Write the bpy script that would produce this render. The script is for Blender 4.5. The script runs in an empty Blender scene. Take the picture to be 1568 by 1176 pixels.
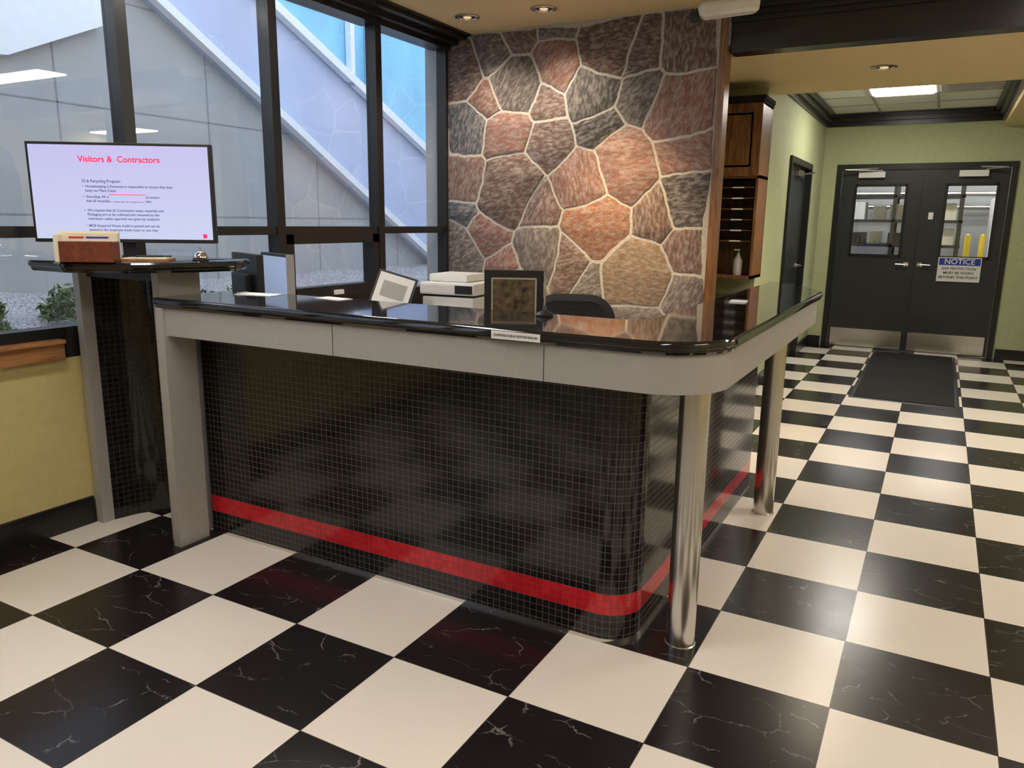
import bpy, bmesh, math, random
from mathutils import Vector, Matrix, noise
from mathutils.geometry import tessellate_polygon
random.seed(7)
S=bpy.context.scene
try:
    S.view_settings.view_transform='Standard'; S.view_settings.look='None'
except Exception: pass
COL=bpy.context.collection

# ---------------------------------------------------------------- materials
def newmat(name):
    m=bpy.data.materials.new(name); m.use_nodes=True
    nt=m.node_tree; b=nt.nodes['Principled BSDF']
    return m,nt,b
def N(nt,t,**k):
    n=nt.nodes.new(t)
    for a,v in k.items(): setattr(n,a,v)
    return n
def pm(name,col,rough=.5,metal=0,var=.08,scale=12,bump=0,coat=0,spec=.5,emit=None,es=0,stretch=None):
    m,nt,b=newmat(name)
    tc=N(nt,'ShaderNodeTexCoord'); mp=N(nt,'ShaderNodeMapping')
    if stretch: mp.inputs['Scale'].default_value=stretch
    no=N(nt,'ShaderNodeTexNoise'); no.inputs['Scale'].default_value=scale; no.inputs['Detail'].default_value=4
    nt.links.new(tc.outputs['Object'],mp.inputs[0]); nt.links.new(mp.outputs[0],no.inputs['Vector'])
    cr=N(nt,'ShaderNodeValToRGB')
    cr.color_ramp.elements[0].position=.3; cr.color_ramp.elements[1].position=.7
    cr.color_ramp.elements[0].color=(*[c*(1-var) for c in col],1)
    cr.color_ramp.elements[1].color=(*[min(1,c*(1+var)) for c in col],1)
    nt.links.new(no.outputs['Fac'],cr.inputs[0]); nt.links.new(cr.outputs[0],b.inputs['Base Color'])
    b.inputs['Roughness'].default_value=rough; b.inputs['Metallic'].default_value=metal
    b.inputs['Coat Weight'].default_value=coat; b.inputs['Specular IOR Level'].default_value=spec
    if emit:
        b.inputs['Emission Color'].default_value=(*emit,1); b.inputs['Emission Strength'].default_value=es
    if bump:
        bp=N(nt,'ShaderNodeBump'); bp.inputs['Strength'].default_value=bump; bp.inputs['Distance'].default_value=.01
        nt.links.new(no.outputs['Fac'],bp.inputs['Height']); nt.links.new(bp.outputs[0],b.inputs['Normal'])
    return m
def math_(nt,op,a,b=None,c=None):
    n=N(nt,'ShaderNodeMath',operation=op)
    for i,v in enumerate((a,b,c)):
        if v is None: continue
        if isinstance(v,(int,float)): n.inputs[i].default_value=v
        else: nt.links.new(v,n.inputs[i])
    return n.outputs[0]
def mixc(nt,f,a,b):
    n=N(nt,'ShaderNodeMix',data_type='RGBA')
    for s,v in ((n.inputs[0],f),(n.inputs[6],a),(n.inputs[7],b)):
        if isinstance(v,(int,float)): s.default_value=v
        elif isinstance(v,tuple): s.default_value=(*v,1)
        else: nt.links.new(v,s)
    return n.outputs[2]

M={}
M['granite']=pm('black_granite',(.012,.012,.014),.06,0,.6,180,coat=.3)
M['lam']=pm('grey_laminate',(.37,.355,.34),.42,0,.03,40)
M['black']=pm('black_trim',(.012,.012,.013),.3,0,.1)
M['blackmat']=pm('black_plastic',(.015,.015,.017),.45,0,.1)
M['tan']=pm('tan_ceiling_paint',(.76,.60,.34),.8,0,.04,30,bump=.1)
M['yellow']=pm('ochre_wall_paint',(.56,.47,.21),.7,0,.05,25,bump=.08)
M['green']=pm('olive_green_paint',(.45,.48,.28),.7,0,.05,25,bump=.08)
M['white']=pm('white_plastic',(.75,.74,.72),.4,0,.03)
M['greywall']=pm('factory_wall',(.30,.31,.32),.8,0,.2,2)
M['whitetile']=pm('white_ceiling_tile',(.85,.86,.83),.9,0,.06,120,bump=.3)
M['steel']=pm('brushed_steel',(.66,.64,.61),.25,1,.06,6,stretch=(60,60,1))
M['chrome']=pm('chrome',(.8,.8,.8),.08,1,.02)
M['door']=pm('dark_door_paint',(.022,.025,.027),.38,0,.1,6)
M['rubber']=pm('black_mat_fibre',(.012,.012,.013),.95,0,.5,300,bump=1)
M['fabric']=pm('chair_fabric',(.035,.035,.038),.95,0,.3,200,bump=.5)
M['paper']=pm('paper_white',(.8,.8,.8),.7,0,.02)
M['cream']=pm('cream_card',(.75,.68,.52),.6,0,.03)
M['leather']=pm('brown_leather',(.16,.04,.02),.4,0,.3,40,bump=.2)
M['gold']=pm('gold_picture',(.10,.07,.035),.5,0,.9,35)
M['concrete']=pm('ext_panel',(.45,.455,.45),.8,0,.06,2)
M['extblue']=pm('ext_blue_panel',(.52,.58,.77),.5,0,.06,1.5)
M['extcyan']=pm('ext_cyan_glazing',(.26,.62,.86),.3,0,.15,1.5)
M['extwhite']=pm('ext_white_steel',(.90,.92,.95),.5,0,.03)
M['gravel']=pm('gravel',(.42,.40,.40),.95,0,.7,60,bump=1)
M['leaf']=pm('shrub_leaf',(.10,.14,.05),.8,0,.6,30)
M['red']=pm('red_paint',(.6,.02,.03),.4)
M['yel']=pm('safety_yellow',(.8,.55,.02),.5)
M['blue']=pm('sign_blue',(.02,.04,.35),.5)
M['ink']=pm('ink_black',(.01,.01,.01),.6)
M['lamp']=pm('lamp_diffuser',(.9,.9,.85),.5,emit=(1,.94,.865),es=31,var=.01)
M['lampfac']=pm('lamp_diffuser_factory',(.9,.9,.85),.5,emit=(1,.97,.92),es=30,var=.01)
M['lamphall']=pm('lamp_diffuser_hall',(.9,.9,.85),.5,emit=(1,.95,.87),es=36,var=.01)
M['bulb']=pm('warm_bulb',(.9,.8,.6),.5,emit=(1,.7,.35),es=.6,var=.01)
M['scr']=pm('monitor_screen',(.3,.4,.6),.2,emit=(.36,.42,.55),es=.4,var=.02)

def wood(nm,a,b_,sc):
    m,nt,b=newmat(nm)
    tc=N(nt,'ShaderNodeTexCoord'); mp=N(nt,'ShaderNodeMapping'); mp.inputs['Scale'].default_value=sc
    no=N(nt,'ShaderNodeTexNoise'); no.inputs['Scale'].default_value=4; no.inputs['Detail'].default_value=8; no.inputs['Distortion'].default_value=1.2
    cr=N(nt,'ShaderNodeValToRGB'); e=cr.color_ramp.elements
    e[0].position=.35; e[0].color=(*a,1); e[1].position=.65; e[1].color=(*b_,1)
    nt.links.new(tc.outputs['Object'],mp.inputs[0]); nt.links.new(mp.outputs[0],no.inputs['Vector'])
    nt.links.new(no.outputs['Fac'],cr.inputs[0]); nt.links.new(cr.outputs[0],b.inputs['Base Color'])
    b.inputs['Roughness'].default_value=.35
    return m
M['wood']=wood('oak_wood',(.11,.045,.018),(.27,.125,.05),(14,14,1.2))
M['woodh']=wood('oak_wood_horizontal',(.26,.11,.04),(.42,.20,.08),(14,1.2,14))

def tv():
    m,nt,b=newmat('tv_screen_glow')
    tc=N(nt,'ShaderNodeTexCoord'); sp=N(nt,'ShaderNodeSeparateXYZ'); nt.links.new(tc.outputs['Object'],sp.inputs[0])
    f=math_(nt,'MULTIPLY_ADD',sp.outputs['Z'],1.4,-.02)
    c=mixc(nt,f,(.62,.70,.93),(.56,.47,.88))
    nt.links.new(c,b.inputs['Emission Color']); b.inputs['Emission Strength'].default_value=.92
    b.inputs['Base Color'].default_value=(.05,.05,.05,1); b.inputs['Roughness'].default_value=.4
    return m
M['tv']=tv()
M['txt']=pm('screen_text_dark',(.02,.02,.06),.8,emit=(.08,.08,.20),es=1)
M['txtr']=pm('screen_text_red',(.5,.01,.05),.8,emit=(.80,.03,.12),es=1)

def glass():
    m,nt,b=newmat('window_glass'); nt.nodes.remove(b)
    o=nt.nodes['Material Output']
    t=N(nt,'ShaderNodeBsdfTransparent'); t.inputs[0].default_value=(.95,.965,.98,1)
    g=N(nt,'ShaderNodeBsdfGlossy'); g.inputs['Roughness'].default_value=.01
    geo=N(nt,'ShaderNodeNewGeometry'); dt=N(nt,'ShaderNodeVectorMath',operation='DOT_PRODUCT')
    nt.links.new(geo.outputs['True Normal'],dt.inputs[0]); nt.links.new(geo.outputs['Incoming'],dt.inputs[1])
    c=math_(nt,'ABSOLUTE',dt.outputs['Value']); p=math_(nt,'POWER',math_(nt,'SUBTRACT',1.0,c),4.0)
    no=N(nt,'ShaderNodeTexNoise'); no.inputs['Scale'].default_value=.8
    f=math_(nt,'MULTIPLY_ADD',p,.9,.07); f=math_(nt,'MULTIPLY_ADD',no.outputs['Fac'],.005,f)
    mx=N(nt,'ShaderNodeMixShader'); nt.links.new(f,mx.inputs[0]); nt.links.new(t.outputs[0],mx.inputs[1]); nt.links.new(g.outputs[0],mx.inputs[2])
    nt.links.new(mx.outputs[0],o.inputs[0]); return m
M['glass']=glass()

def mosaic(stripe=True):
    m,nt,b=newmat('black_glass_mosaic' if stripe else 'black_mosaic_plain')
    uv=N(nt,'ShaderNodeUVMap'); uv.uv_map='UVMap'
    P=.0268
    br=N(nt,'ShaderNodeTexBrick'); br.offset=0; br.squash=1
    br.inputs['Scale'].default_value=1; br.inputs['Brick Width'].default_value=P; br.inputs['Row Height'].default_value=P
    br.inputs['Mortar Size'].default_value=.0012; br.inputs['Mortar Smooth'].default_value=.2; br.inputs['Bias'].default_value=0
    nt.links.new(uv.outputs[0],br.inputs['Vector'])
    sp=N(nt,'ShaderNodeSeparateXYZ'); nt.links.new(uv.outputs[0],sp.inputs[0])
    cx=math_(nt,'FLOOR',math_(nt,'DIVIDE',sp.outputs[0],P)); cy=math_(nt,'FLOOR',math_(nt,'DIVIDE',sp.outputs[1],P))
    cb=N(nt,'ShaderNodeCombineXYZ'); nt.links.new(cx,cb.inputs[0]); nt.links.new(cy,cb.inputs[1])
    wn=N(nt,'ShaderNodeTexWhiteNoise'); nt.links.new(cb.outputs[0],wn.inputs['Vector'])
    blk=mixc(nt,wn.outputs['Value'],(.005,.004,.0045),(.018,.0135,.014))
    if stripe:
        red=mixc(nt,wn.outputs['Value'],(.46,.010,.018),(.62,.018,.03))
        a=math_(nt,'COMPARE',cy,5.0,1.2)
        c=mixc(nt,a,blk,red)
        c=mixc(nt,br.outputs['Fac'],c,mixc(nt,a,(.10,.092,.088),(.28,.03,.03)))
    else: c=mixc(nt,br.outputs['Fac'],blk,(.04,.038,.035))
    nt.links.new(c,b.inputs['Base Color'])
    r=math_(nt,'MULTIPLY_ADD',br.outputs['Fac'],.5,.13); nt.links.new(r,b.inputs['Roughness'])
    h=math_(nt,'MULTIPLY_ADD',br.outputs['Fac'],-1.0,math_(nt,'MULTIPLY',wn.outputs['Value'],.25))
    bp=N(nt,'ShaderNodeBump'); bp.inputs['Strength'].default_value=.5; bp.inputs['Distance'].default_value=.002
    nt.links.new(h,bp.inputs['Height'])
    nt.links.new(bp.outputs[0],b.inputs['Normal'])
    return m
M['mosaic']=mosaic(); M['mosaicp']=mosaic(False)

def floor_mat():
    m,nt,b=newmat('checker_marble_vinyl'); T=.457
    tc=N(nt,'ShaderNodeTexCoord'); sp=N(nt,'ShaderNodeSeparateXYZ'); nt.links.new(tc.outputs['Object'],sp.inputs[0])
    u=math_(nt,'DIVIDE',sp.outputs[0],T); v=math_(nt,'DIVIDE',sp.outputs[1],T)
    fu=math_(nt,'FLOOR',u); fv=math_(nt,'FLOOR',v)
    s=math_(nt,'ADD',fu,fv); par=math_(nt,'FLOORED_MODULO',s,2.0)
    def seam(x,fx):
        fr=math_(nt,'SUBTRACT',x,fx); d=math_(nt,'ABSOLUTE',math_(nt,'SUBTRACT',fr,.5)); return math_(nt,'GREATER_THAN',d,.4965)
    sm=math_(nt,'MAXIMUM',seam(u,fu),seam(v,fv))
    cb=N(nt,'ShaderNodeCombineXYZ'); nt.links.new(fu,cb.inputs[0]); nt.links.new(fv,cb.inputs[1])
    wn=N(nt,'ShaderNodeTexWhiteNoise'); nt.links.new(cb.outputs[0],wn.inputs['Vector'])
    va=N(nt,'ShaderNodeVectorMath',operation='SCALE'); nt.links.new(wn.outputs['Color'],va.inputs[0]); va.inputs['Scale'].default_value=30
    vv=N(nt,'ShaderNodeVectorMath',operation='ADD'); nt.links.new(tc.outputs['Object'],vv.inputs[0]); nt.links.new(va.outputs[0],vv.inputs[1])
    n1=N(nt,'ShaderNodeTexNoise'); n1.inputs['Scale'].default_value=9; n1.inputs['Detail'].default_value=7; n1.inputs['Roughness'].default_value=.65; nt.links.new(vv.outputs[0],n1.inputs['Vector'])
    ds=N(nt,'ShaderNodeVectorMath',operation='SCALE'); nt.links.new(n1.outputs['Color'],ds.inputs[0]); ds.inputs['Scale'].default_value=.10
    st=N(nt,'ShaderNodeMapping'); st.inputs['Scale'].default_value=(1.0,2.1,1); st.inputs['Rotation'].default_value=(0,0,.9); 
    v2=N(nt,'ShaderNodeVectorMath',operation='ADD'); nt.links.new(vv.outputs[0],v2.inputs[0]); nt.links.new(ds.outputs[0],v2.inputs[1])
    nt.links.new(v2.outputs[0],st.inputs[0])
    vo=N(nt,'ShaderNodeTexVoronoi',feature='DISTANCE_TO_EDGE'); vo.inputs['Scale'].default_value=3.6; nt.links.new(st.outputs[0],vo.inputs['Vector'])
    n2=N(nt,'ShaderNodeTexNoise'); n2.inputs['Scale'].default_value=11; n2.inputs['Detail'].default_value=5; nt.links.new(vv.outputs[0],n2.inputs['Vector'])
    mr=N(nt,'ShaderNodeMapRange'); mr.inputs[1].default_value=.0; mr.inputs[2].default_value=.012; mr.inputs[3].default_value=1; mr.inputs[4].default_value=0; nt.links.new(vo.outputs['Distance'],mr.inputs[0])
    mk=N(nt,'ShaderNodeMapRange'); mk.inputs[1].default_value=.46; mk.inputs[2].default_value=.62; nt.links.new(n2.outputs['Fac'],mk.inputs[0])
    vein=math_(nt,'MULTIPLY',mr.outputs[0],mk.outputs[0])
    n3=N(nt,'ShaderNodeTexNoise'); n3.inputs['Scale'].default_value=3; n3.inputs['Detail'].default_value=6; nt.links.new(vv.outputs[0],n3.inputs['Vector'])
    cream=mixc(nt,n3.outputs['Fac'],(.77,.705,.63),(.80,.745,.675))
    cream=mixc(nt,math_(nt,'MULTIPLY',vein,.16),cream,(.50,.43,.34))
    blk=mixc(nt,n3.outputs['Fac'],(.007,.005,.006),(.018,.014,.015))
    blk=mixc(nt,math_(nt,'MULTIPLY',vein,.5),blk,(.42,.38,.36))
    c=mixc(nt,par,cream,blk)
    c=mixc(nt,sm,c,(.05,.04,.035))
    nt.links.new(c,b.inputs['Base Color'])
    n4=N(nt,'ShaderNodeTexNoise'); n4.inputs['Scale'].default_value=2.5; nt.links.new(tc.outputs['Object'],n4.inputs['Vector'])
    r=math_(nt,'MULTIPLY_ADD',n4.outputs['Fac'],.10,.19); nt.links.new(r,b.inputs['Roughness'])
    b.inputs['Specular IOR Level'].default_value=.45
    bp=N(nt,'ShaderNodeBump'); bp.inputs['Strength'].default_value=.03; bp.inputs['Distance'].default_value=.01
    n5=N(nt,'ShaderNodeTexNoise'); n5.inputs['Scale'].default_value=14; nt.links.new(tc.outputs['Object'],n5.inputs['Vector'])
    nt.links.new(n5.outputs['Fac'],bp.inputs['Height']); nt.links.new(bp.outputs[0],b.inputs['Normal'])
    return m
M['floor']=floor_mat()

def stone_mat():
    m,nt,b=newmat('flagstone')
    at=N(nt,'ShaderNodeAttribute'); at.attribute_name='Col'
    tc=N(nt,'ShaderNodeTexCoord')
    rot=N(nt,'ShaderNodeVectorRotate',rotation_type='Y_AXIS'); nt.links.new(tc.outputs['Object'],rot.inputs['Vector'])
    ag=N(nt,'ShaderNodeAttribute'); ag.attribute_name='Ang'; sx=N(nt,'ShaderNodeSeparateColor'); nt.links.new(ag.outputs['Color'],sx.inputs[0])
    nt.links.new(math_(nt,'MULTIPLY',sx.outputs[0],6.28),rot.inputs['Angle'])
    mp=N(nt,'ShaderNodeMapping'); mp.inputs['Scale'].default_value=(4,8,10); nt.links.new(rot.outputs[0],mp.inputs[0])
    g=N(nt,'ShaderNodeTexNoise'); g.inputs['Scale'].default_value=2.4; g.inputs['Detail'].default_value=9; g.inputs['Roughness'].default_value=.72; g.inputs['Distortion'].default_value=.8; nt.links.new(mp.outputs[0],g.inputs['Vector'])
    f=N(nt,'ShaderNodeTexNoise'); f.inputs['Scale'].default_value=110; f.inputs['Detail'].default_value=4; nt.links.new(tc.outputs['Object'],f.inputs['Vector'])
    k=N(nt,'ShaderNodeMapRange'); k.inputs[1].default_value=.36; k.inputs[2].default_value=.66; k.inputs[3].default_value=.72; k.inputs[4].default_value=1.26; nt.links.new(g.outputs['Fac'],k.inputs[0])
    k2=N(nt,'ShaderNodeMapRange'); k2.inputs[1].default_value=.3; k2.inputs[2].default_value=.7; k2.inputs[3].default_value=.72; k2.inputs[4].default_value=1.28; nt.links.new(f.outputs['Fac'],k2.inputs[0])
    kk=math_(nt,'MULTIPLY',k.outputs[0],k2.outputs[0])
    n6=N(nt,'ShaderNodeTexNoise'); n6.inputs['Scale'].default_value=5; n6.inputs['Detail'].default_value=5; nt.links.new(mp.outputs[0],n6.inputs['Vector'])
    mg=N(nt,'ShaderNodeMapRange'); mg.inputs[1].default_value=.42; mg.inputs[2].default_value=.62; mg.inputs[4].default_value=.55; nt.links.new(n6.outputs['Fac'],mg.inputs[0])
    base=mixc(nt,mg.outputs[0],at.outputs['Color'],(.34,.31,.305))
    sc=N(nt,'ShaderNodeVectorMath',operation='SCALE'); nt.links.new(base,sc.inputs[0]); nt.links.new(kk,sc.inputs['Scale'])
    nt.links.new(sc.outputs[0],b.inputs['Base Color']); b.inputs['Roughness'].default_value=.8
    big=N(nt,'ShaderNodeTexNoise'); big.inputs['Scale'].default_value=7; big.inputs['Detail'].default_value=6; nt.links.new(tc.outputs['Object'],big.inputs['Vector'])
    h=math_(nt,'ADD',math_(nt,'MULTIPLY',g.outputs['Fac'],.4),math_(nt,'ADD',math_(nt,'MULTIPLY',big.outputs['Fac'],.8),math_(nt,'MULTIPLY',f.outputs['Fac'],.12)))
    bp=N(nt,'ShaderNodeBump'); bp.inputs['Strength'].default_value=.5; bp.inputs['Distance'].default_value=.008; nt.links.new(h,bp.inputs['Height']); nt.links.new(bp.outputs[0],b.inputs['Normal'])
    return m
M['stone']=stone_mat()
M['mortar']=pm('mortar',(.47,.45,.42),.95,0,.2,60,bump=.5)

# ---------------------------------------------------------------- geometry
def grp(name,loc=(0,0,0),rz=0):
    e=bpy.data.objects.new(name,None); e.empty_display_size=.1; e.location=loc; e.rotation_euler=(0,0,math.radians(rz)); COL.objects.link(e); return e
def finish(name,bm,mat,parent=None,smooth=False,loc=None,rot=None):
    bmesh.ops.recalc_face_normals(bm,faces=bm.faces)
    me=bpy.data.meshes.new(name); bm.to_mesh(me); bm.free()
    if mat: me.materials.append(mat)
    if smooth:
        for p in me.polygons: p.use_smooth=True
    o=bpy.data.objects.new(name,me); COL.objects.link(o)
    if parent: o.parent=parent
    if loc: o.location=loc
    if rot: o.rotation_euler=[math.radians(a) for a in rot]
    return o
def smooth_angle(o,a=35):
    for p in o.data.polygons: p.use_smooth=True
    try: o.data.set_sharp_from_angle(angle=math.radians(a))
    except Exception: pass
def box(name,lo,hi,mat,parent=None,bev=0,loc=None,rot=None):
    bm=bmesh.new()
    bmesh.ops.create_cube(bm,size=1)
    for v in bm.verts:
        v.co=Vector([(lo[i]+hi[i])/2+v.co[i]*(hi[i]-lo[i]) for i in range(3)])
    if bev: bmesh.ops.bevel(bm,geom=bm.edges[:],offset=bev,segments=2,profile=.7,affect='EDGES')
    return finish(name,bm,mat,parent,False,loc,rot)
def lathe(name,prof,mat,parent=None,seg=40,loc=None,rot=None):
    bm=bmesh.new(); rings=[]
    for r,z in prof:
        if r<1e-5: rings.append([bm.verts.new((0,0,z))])
        else: rings.append([bm.verts.new((r*math.cos(2*math.pi*i/seg),r*math.sin(2*math.pi*i/seg),z)) for i in range(seg)])
    for a,b in zip(rings,rings[1:]):
        for i in range(seg):
            j=(i+1)%seg
            if len(a)==1 and len(b)==1: continue
            if len(a)==1: bm.faces.new((a[0],b[i],b[j]))
            elif len(b)==1: bm.faces.new((a[i],a[j],b[0]))
            else: bm.faces.new((a[i],a[j],b[j],b[i]))
    for r in (rings[0],rings[-1]):
        if len(r)>1: bm.faces.new(r)
    o=finish(name,bm,mat,parent,True,loc,rot); smooth_angle(o,40); return o
def cylbetween(name,p,q,r,mat,parent=None,seg=16):
    p=Vector(p);q=Vector(q);d=q-p
    bm=bmesh.new(); bmesh.ops.create_cone(bm,cap_ends=True,segments=seg,radius1=r,radius2=r,depth=d.length)
    M4=Matrix.Translation((p+q)/2)@d.to_track_quat('Z','Y').to_matrix().to_4x4()
    bmesh.ops.transform(bm,matrix=M4,verts=bm.verts)
    o=finish(name,bm,mat,parent,True); smooth_angle(o,40); return o
def fillet(pts,closed=True,seg=10):
    out=[]; n=len(pts)
    for i,(x,y,r) in enumerate(pts):
        P=Vector((x,y))
        if r<=0 or (not closed and i in(0,n-1)): out.append(P); continue
        A=Vector(pts[(i-1)%n][:2])-P; B=Vector(pts[(i+1)%n][:2])-P; A.normalize();B.normalize()
        ang=math.acos(max(-1,min(1,A.dot(B)))); d=r/math.tan(ang/2)
        c=P+(A+B).normalized()*(r/math.sin(ang/2))
        a0=P+A*d-c; a1=P+B*d-c
        t0=math.atan2(a0.y,a0.x); t1=math.atan2(a1.y,a1.x); dt=(t1-t0+math.pi)%(2*math.pi)-math.pi
        for k in range(seg+1):
            t=t0+dt*k/seg; out.append(c+Vector((math.cos(t),math.sin(t)))*r)
    return out
def offs(path,d,closed):
    n=len(path); out=[]
    for i in range(n):
        if closed: a=path[i]-path[i-1]; b=path[(i+1)%n]-path[i]
        else:
            a=path[i]-path[i-1] if i>0 else path[1]-path[0]; b=path[i+1]-path[i] if i<n-1 else a
        if a.length<1e-7:a=b
        if b.length<1e-7:b=a
        na=Vector((-a.y,a.x)).normalized(); nb=Vector((-b.y,b.x)).normalized(); m=(na+nb).normalized()
        out.append(path[i]+m*d/max(.3,m.dot(na)))
    return out
def slab(name,outline,rings,mat,parent=None):
    bm=bmesh.new(); R=[]
    for d,z in rings:
        R.append([bm.verts.new((p.x,p.y,z)) for p in (offs(outline,d,True) if d else outline)])
    n=len(outline)
    for a,b in zip(R,R[1:]):
        for i in range(n): j=(i+1)%n; bm.faces.new((a[i],a[j],b[j],b[i]))
    for ring in (R[0],R[-1]):
        for tri in tessellate_polygon([[v.co.copy() for v in ring]]):
            try: bm.faces.new([ring[i] for i in tri])
            except ValueError: pass
    o=finish(name,bm,mat,parent); smooth_angle(o,30); return o
def ribbon(name,path,th,z0,z1,mat,parent=None):
    inner=offs(path,th,False); bm=bmesh.new(); uvl=bm.loops.layers.uv.new('UVMap')
    arc=[0]
    for a,b in zip(path,path[1:]): arc.append(arc[-1]+(b-a).length)
    o0=[bm.verts.new((p.x,p.y,z0)) for p in path]; o1=[bm.verts.new((p.x,p.y,z1)) for p in path]
    i0=[bm.verts.new((p.x,p.y,z0)) for p in inner]; i1=[bm.verts.new((p.x,p.y,z1)) for p in inner]
    def q(vs,uvs):
        f=bm.faces.new(vs)
        for l,uv in zip(f.loops,uvs): l[uvl].uv=uv
    for k in range(len(path)-1):
        a,b=arc[k],arc[k+1]
        q((o0[k],o0[k+1],o1[k+1],o1[k]),((a,z0),(b,z0),(b,z1),(a,z1)))
        q((i0[k+1],i0[k],i1[k],i1[k+1]),((b,z0),(a,z0),(a,z1),(b,z1)))
        q((o1[k],o1[k+1],i1[k+1],i1[k]),((a,z1),(b,z1),(b,z1+th),(a,z1+th)))
        q((o0[k+1],o0[k],i0[k],i0[k+1]),((b,z0),(a,z0),(a,z0-th),(b,z0-th)))
    for k,s in ((0,-1),(len(path)-1,1)):
        q((o0[k],o1[k],i1[k],i0[k]),((arc[k],z0),(arc[k],z1),(arc[k]+s*th,z1),(arc[k]+s*th,z0)))
    o=finish(name,bm,mat,parent); smooth_angle(o,30); return o
def text(name,body,size,mat,parent,loc,rot=(90,0,0),align='CENTER',bold=0):
    c=bpy.data.curves.new(name,'FONT'); c.body=body; c.size=size; c.align_x=align; c.align_y='CENTER'; c.extrude=.0004; c.offset=bold
    c.materials.append(mat); o=bpy.data.objects.new(name,c); COL.objects.link(o); o.parent=parent; o.location=loc; o.rotation_euler=[math.radians(a) for a in rot]; return o

WX=-1.14; YS=3.9; CZ=2.9; PX=WX+.024
# ---------------------------------------------------------------- room shell
box('floor',(-1.6,-4.2,-.1),(5.2,13.2,0),M['floor'])
box('ceiling',(-1.3,-4.2,CZ),(5.2,3.96,CZ+.1),M['tan'])
g=grp('wall_left')
box('lower_wall',(WX-.2,-4.2,0),(WX,5.4,.84),M['yellow'],g)
box('upper_wall',(WX-.2,-4.2,2.86),(WX,YS+.2,CZ),M['black'],g)
box('rear_section',(WX-.2,YS,0),(WX,5.5,CZ),M['concrete'],g)
box('front_section',(WX-.2,-4.2,.84),(WX,-3.8,2.86),M['yellow'],g)
box('wall_back',(WX-.2,-4.3,0),(5.2,-4.1,CZ),M['yellow'])
box('wall_right',(5.0,-4.2,0),(5.2,8.95,CZ),M['yellow'])
box('wall_alcove',(WX,5.38,0),(1.05,5.5,CZ),M['green'])
g=grp('wall_hall_left')
box('near',(.93,5.5,0),(1.05,6.62,CZ),M['green'],g)
box('far',(.93,7.98,0),(1.05,8.95,CZ),M['green'],g)
box('over_door',(.93,6.62,2.16),(1.05,7.98,CZ),M['green'],g)
g=grp('wall_far')
box('left_of_doors',(.93,8.95,0),(1.22,9.1,CZ),M['green'],g)
box('right_of_doors',(3.09,8.95,0),(5.2,9.1,CZ),M['green'],g)
box('over_doors',(1.22,8.95,2.22),(3.09,9.1,CZ),M['green'],g)
box('wall_hall_right',(3.55,5.8,0),(3.67,8.95,2.8),M['green'])
g=grp('trim_1')
box('beam',(1.075,3.93,2.6),(5.0,4.08,CZ),M['black'],g)
for i,(d,z0,z1) in enumerate(((.02,2.78,2.81),(.05,2.81,2.84),(.09,2.84,2.87),(.12,2.87,CZ))):
    box('crown_%d'%i,(1.075,3.93-d,z0),(5.0,3.93,z1),M['black'],g)
g=grp('ceiling_soffit')
box('panel',(WX,4.08,2.6),(5.0,5.8,2.68),M['tan'],g)
box('right_bulkhead',(2.9,5.8,2.6),(5.0,8.95,2.68),M['tan'],g)
box('riser',(WX,5.5,2.68),(1.05,5.8,CZ),M['tan'],g)
g=grp('ceiling_hall')
box('tiles',(1.05,5.8,2.8),(2.9,8.95,2.84),M['whitetile'],g)
for y in (6.35,6.97,7.58,8.19,8.80): box('tee_y%.1f'%y,(1.05,y-.012,2.794),(2.9,y+.012,2.801),M['lam'],g)
for x in (1.64,2.24): box('tee_x%.1f'%x,(x-.012,5.8,2.793),(x+.012,8.95,2.801),M['lam'],g)
g=grp('trim_2')
for i,(d,z0,z1) in enumerate(((.03,2.66,2.71),(.07,2.71,2.755),(.11,2.755,2.80))):
    box('left_%d'%i,(1.05,5.8,z0),(1.05+d,8.95,z1),M['black'],g)
    box('far_%d'%i,(1.05,8.95-d,z0),(2.9,8.95,z1),M['black'],g)
    box('right_%d'%i,(2.9-d,5.8,z0),(2.9,8.95,z1),M['black'],g)
box('near',(1.05,5.80,2.61),(2.9,5.83,2.80),M['black'],g)
g=grp('trim_3')
for i,(d,z0,z1) in enumerate(((.05,2.80,2.83),(.12,2.83,2.86),(.2,2.86,2.885),(.23,2.885,CZ))):
    box('crown_%d'%i,(WX,-4.1,z0),(WX+d,YS,z1),M['black'],g)
g=grp('trim_4')
box('wood_sill',(WX-.02,-4.1,.84),(WX+.04,.62,.925),M['woodh'],g,.008)
box('wood_lip',(WX-.02,-4.1,.915),(WX+.055,.62,.935),M['woodh'],g,.006)
g=grp('baseboard_left')
box('board',(WX,-4.1,0),(WX+.018,.70,.12),M['black'],g); box('cap',(WX,-4.1,.12),(WX+.012,.70,.135),M['black'],g)
g=grp('baseboard_hall')
box('a',(1.05,5.5,0),(1.065,6.55,.12),M['black'],g); box('b',(1.05,8.05,0),(1.065,8.95,.12),M['black'],g)
box('c',(1.05,8.935,0),(1.2,8.95,.12),M['black'],g); box('d',(3.11,8.935,0),(3.55,8.95,.12),M['black'],g)
box('e',(3.535,5.8,0),(3.55,8.95,.12),M['black'],g)

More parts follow.
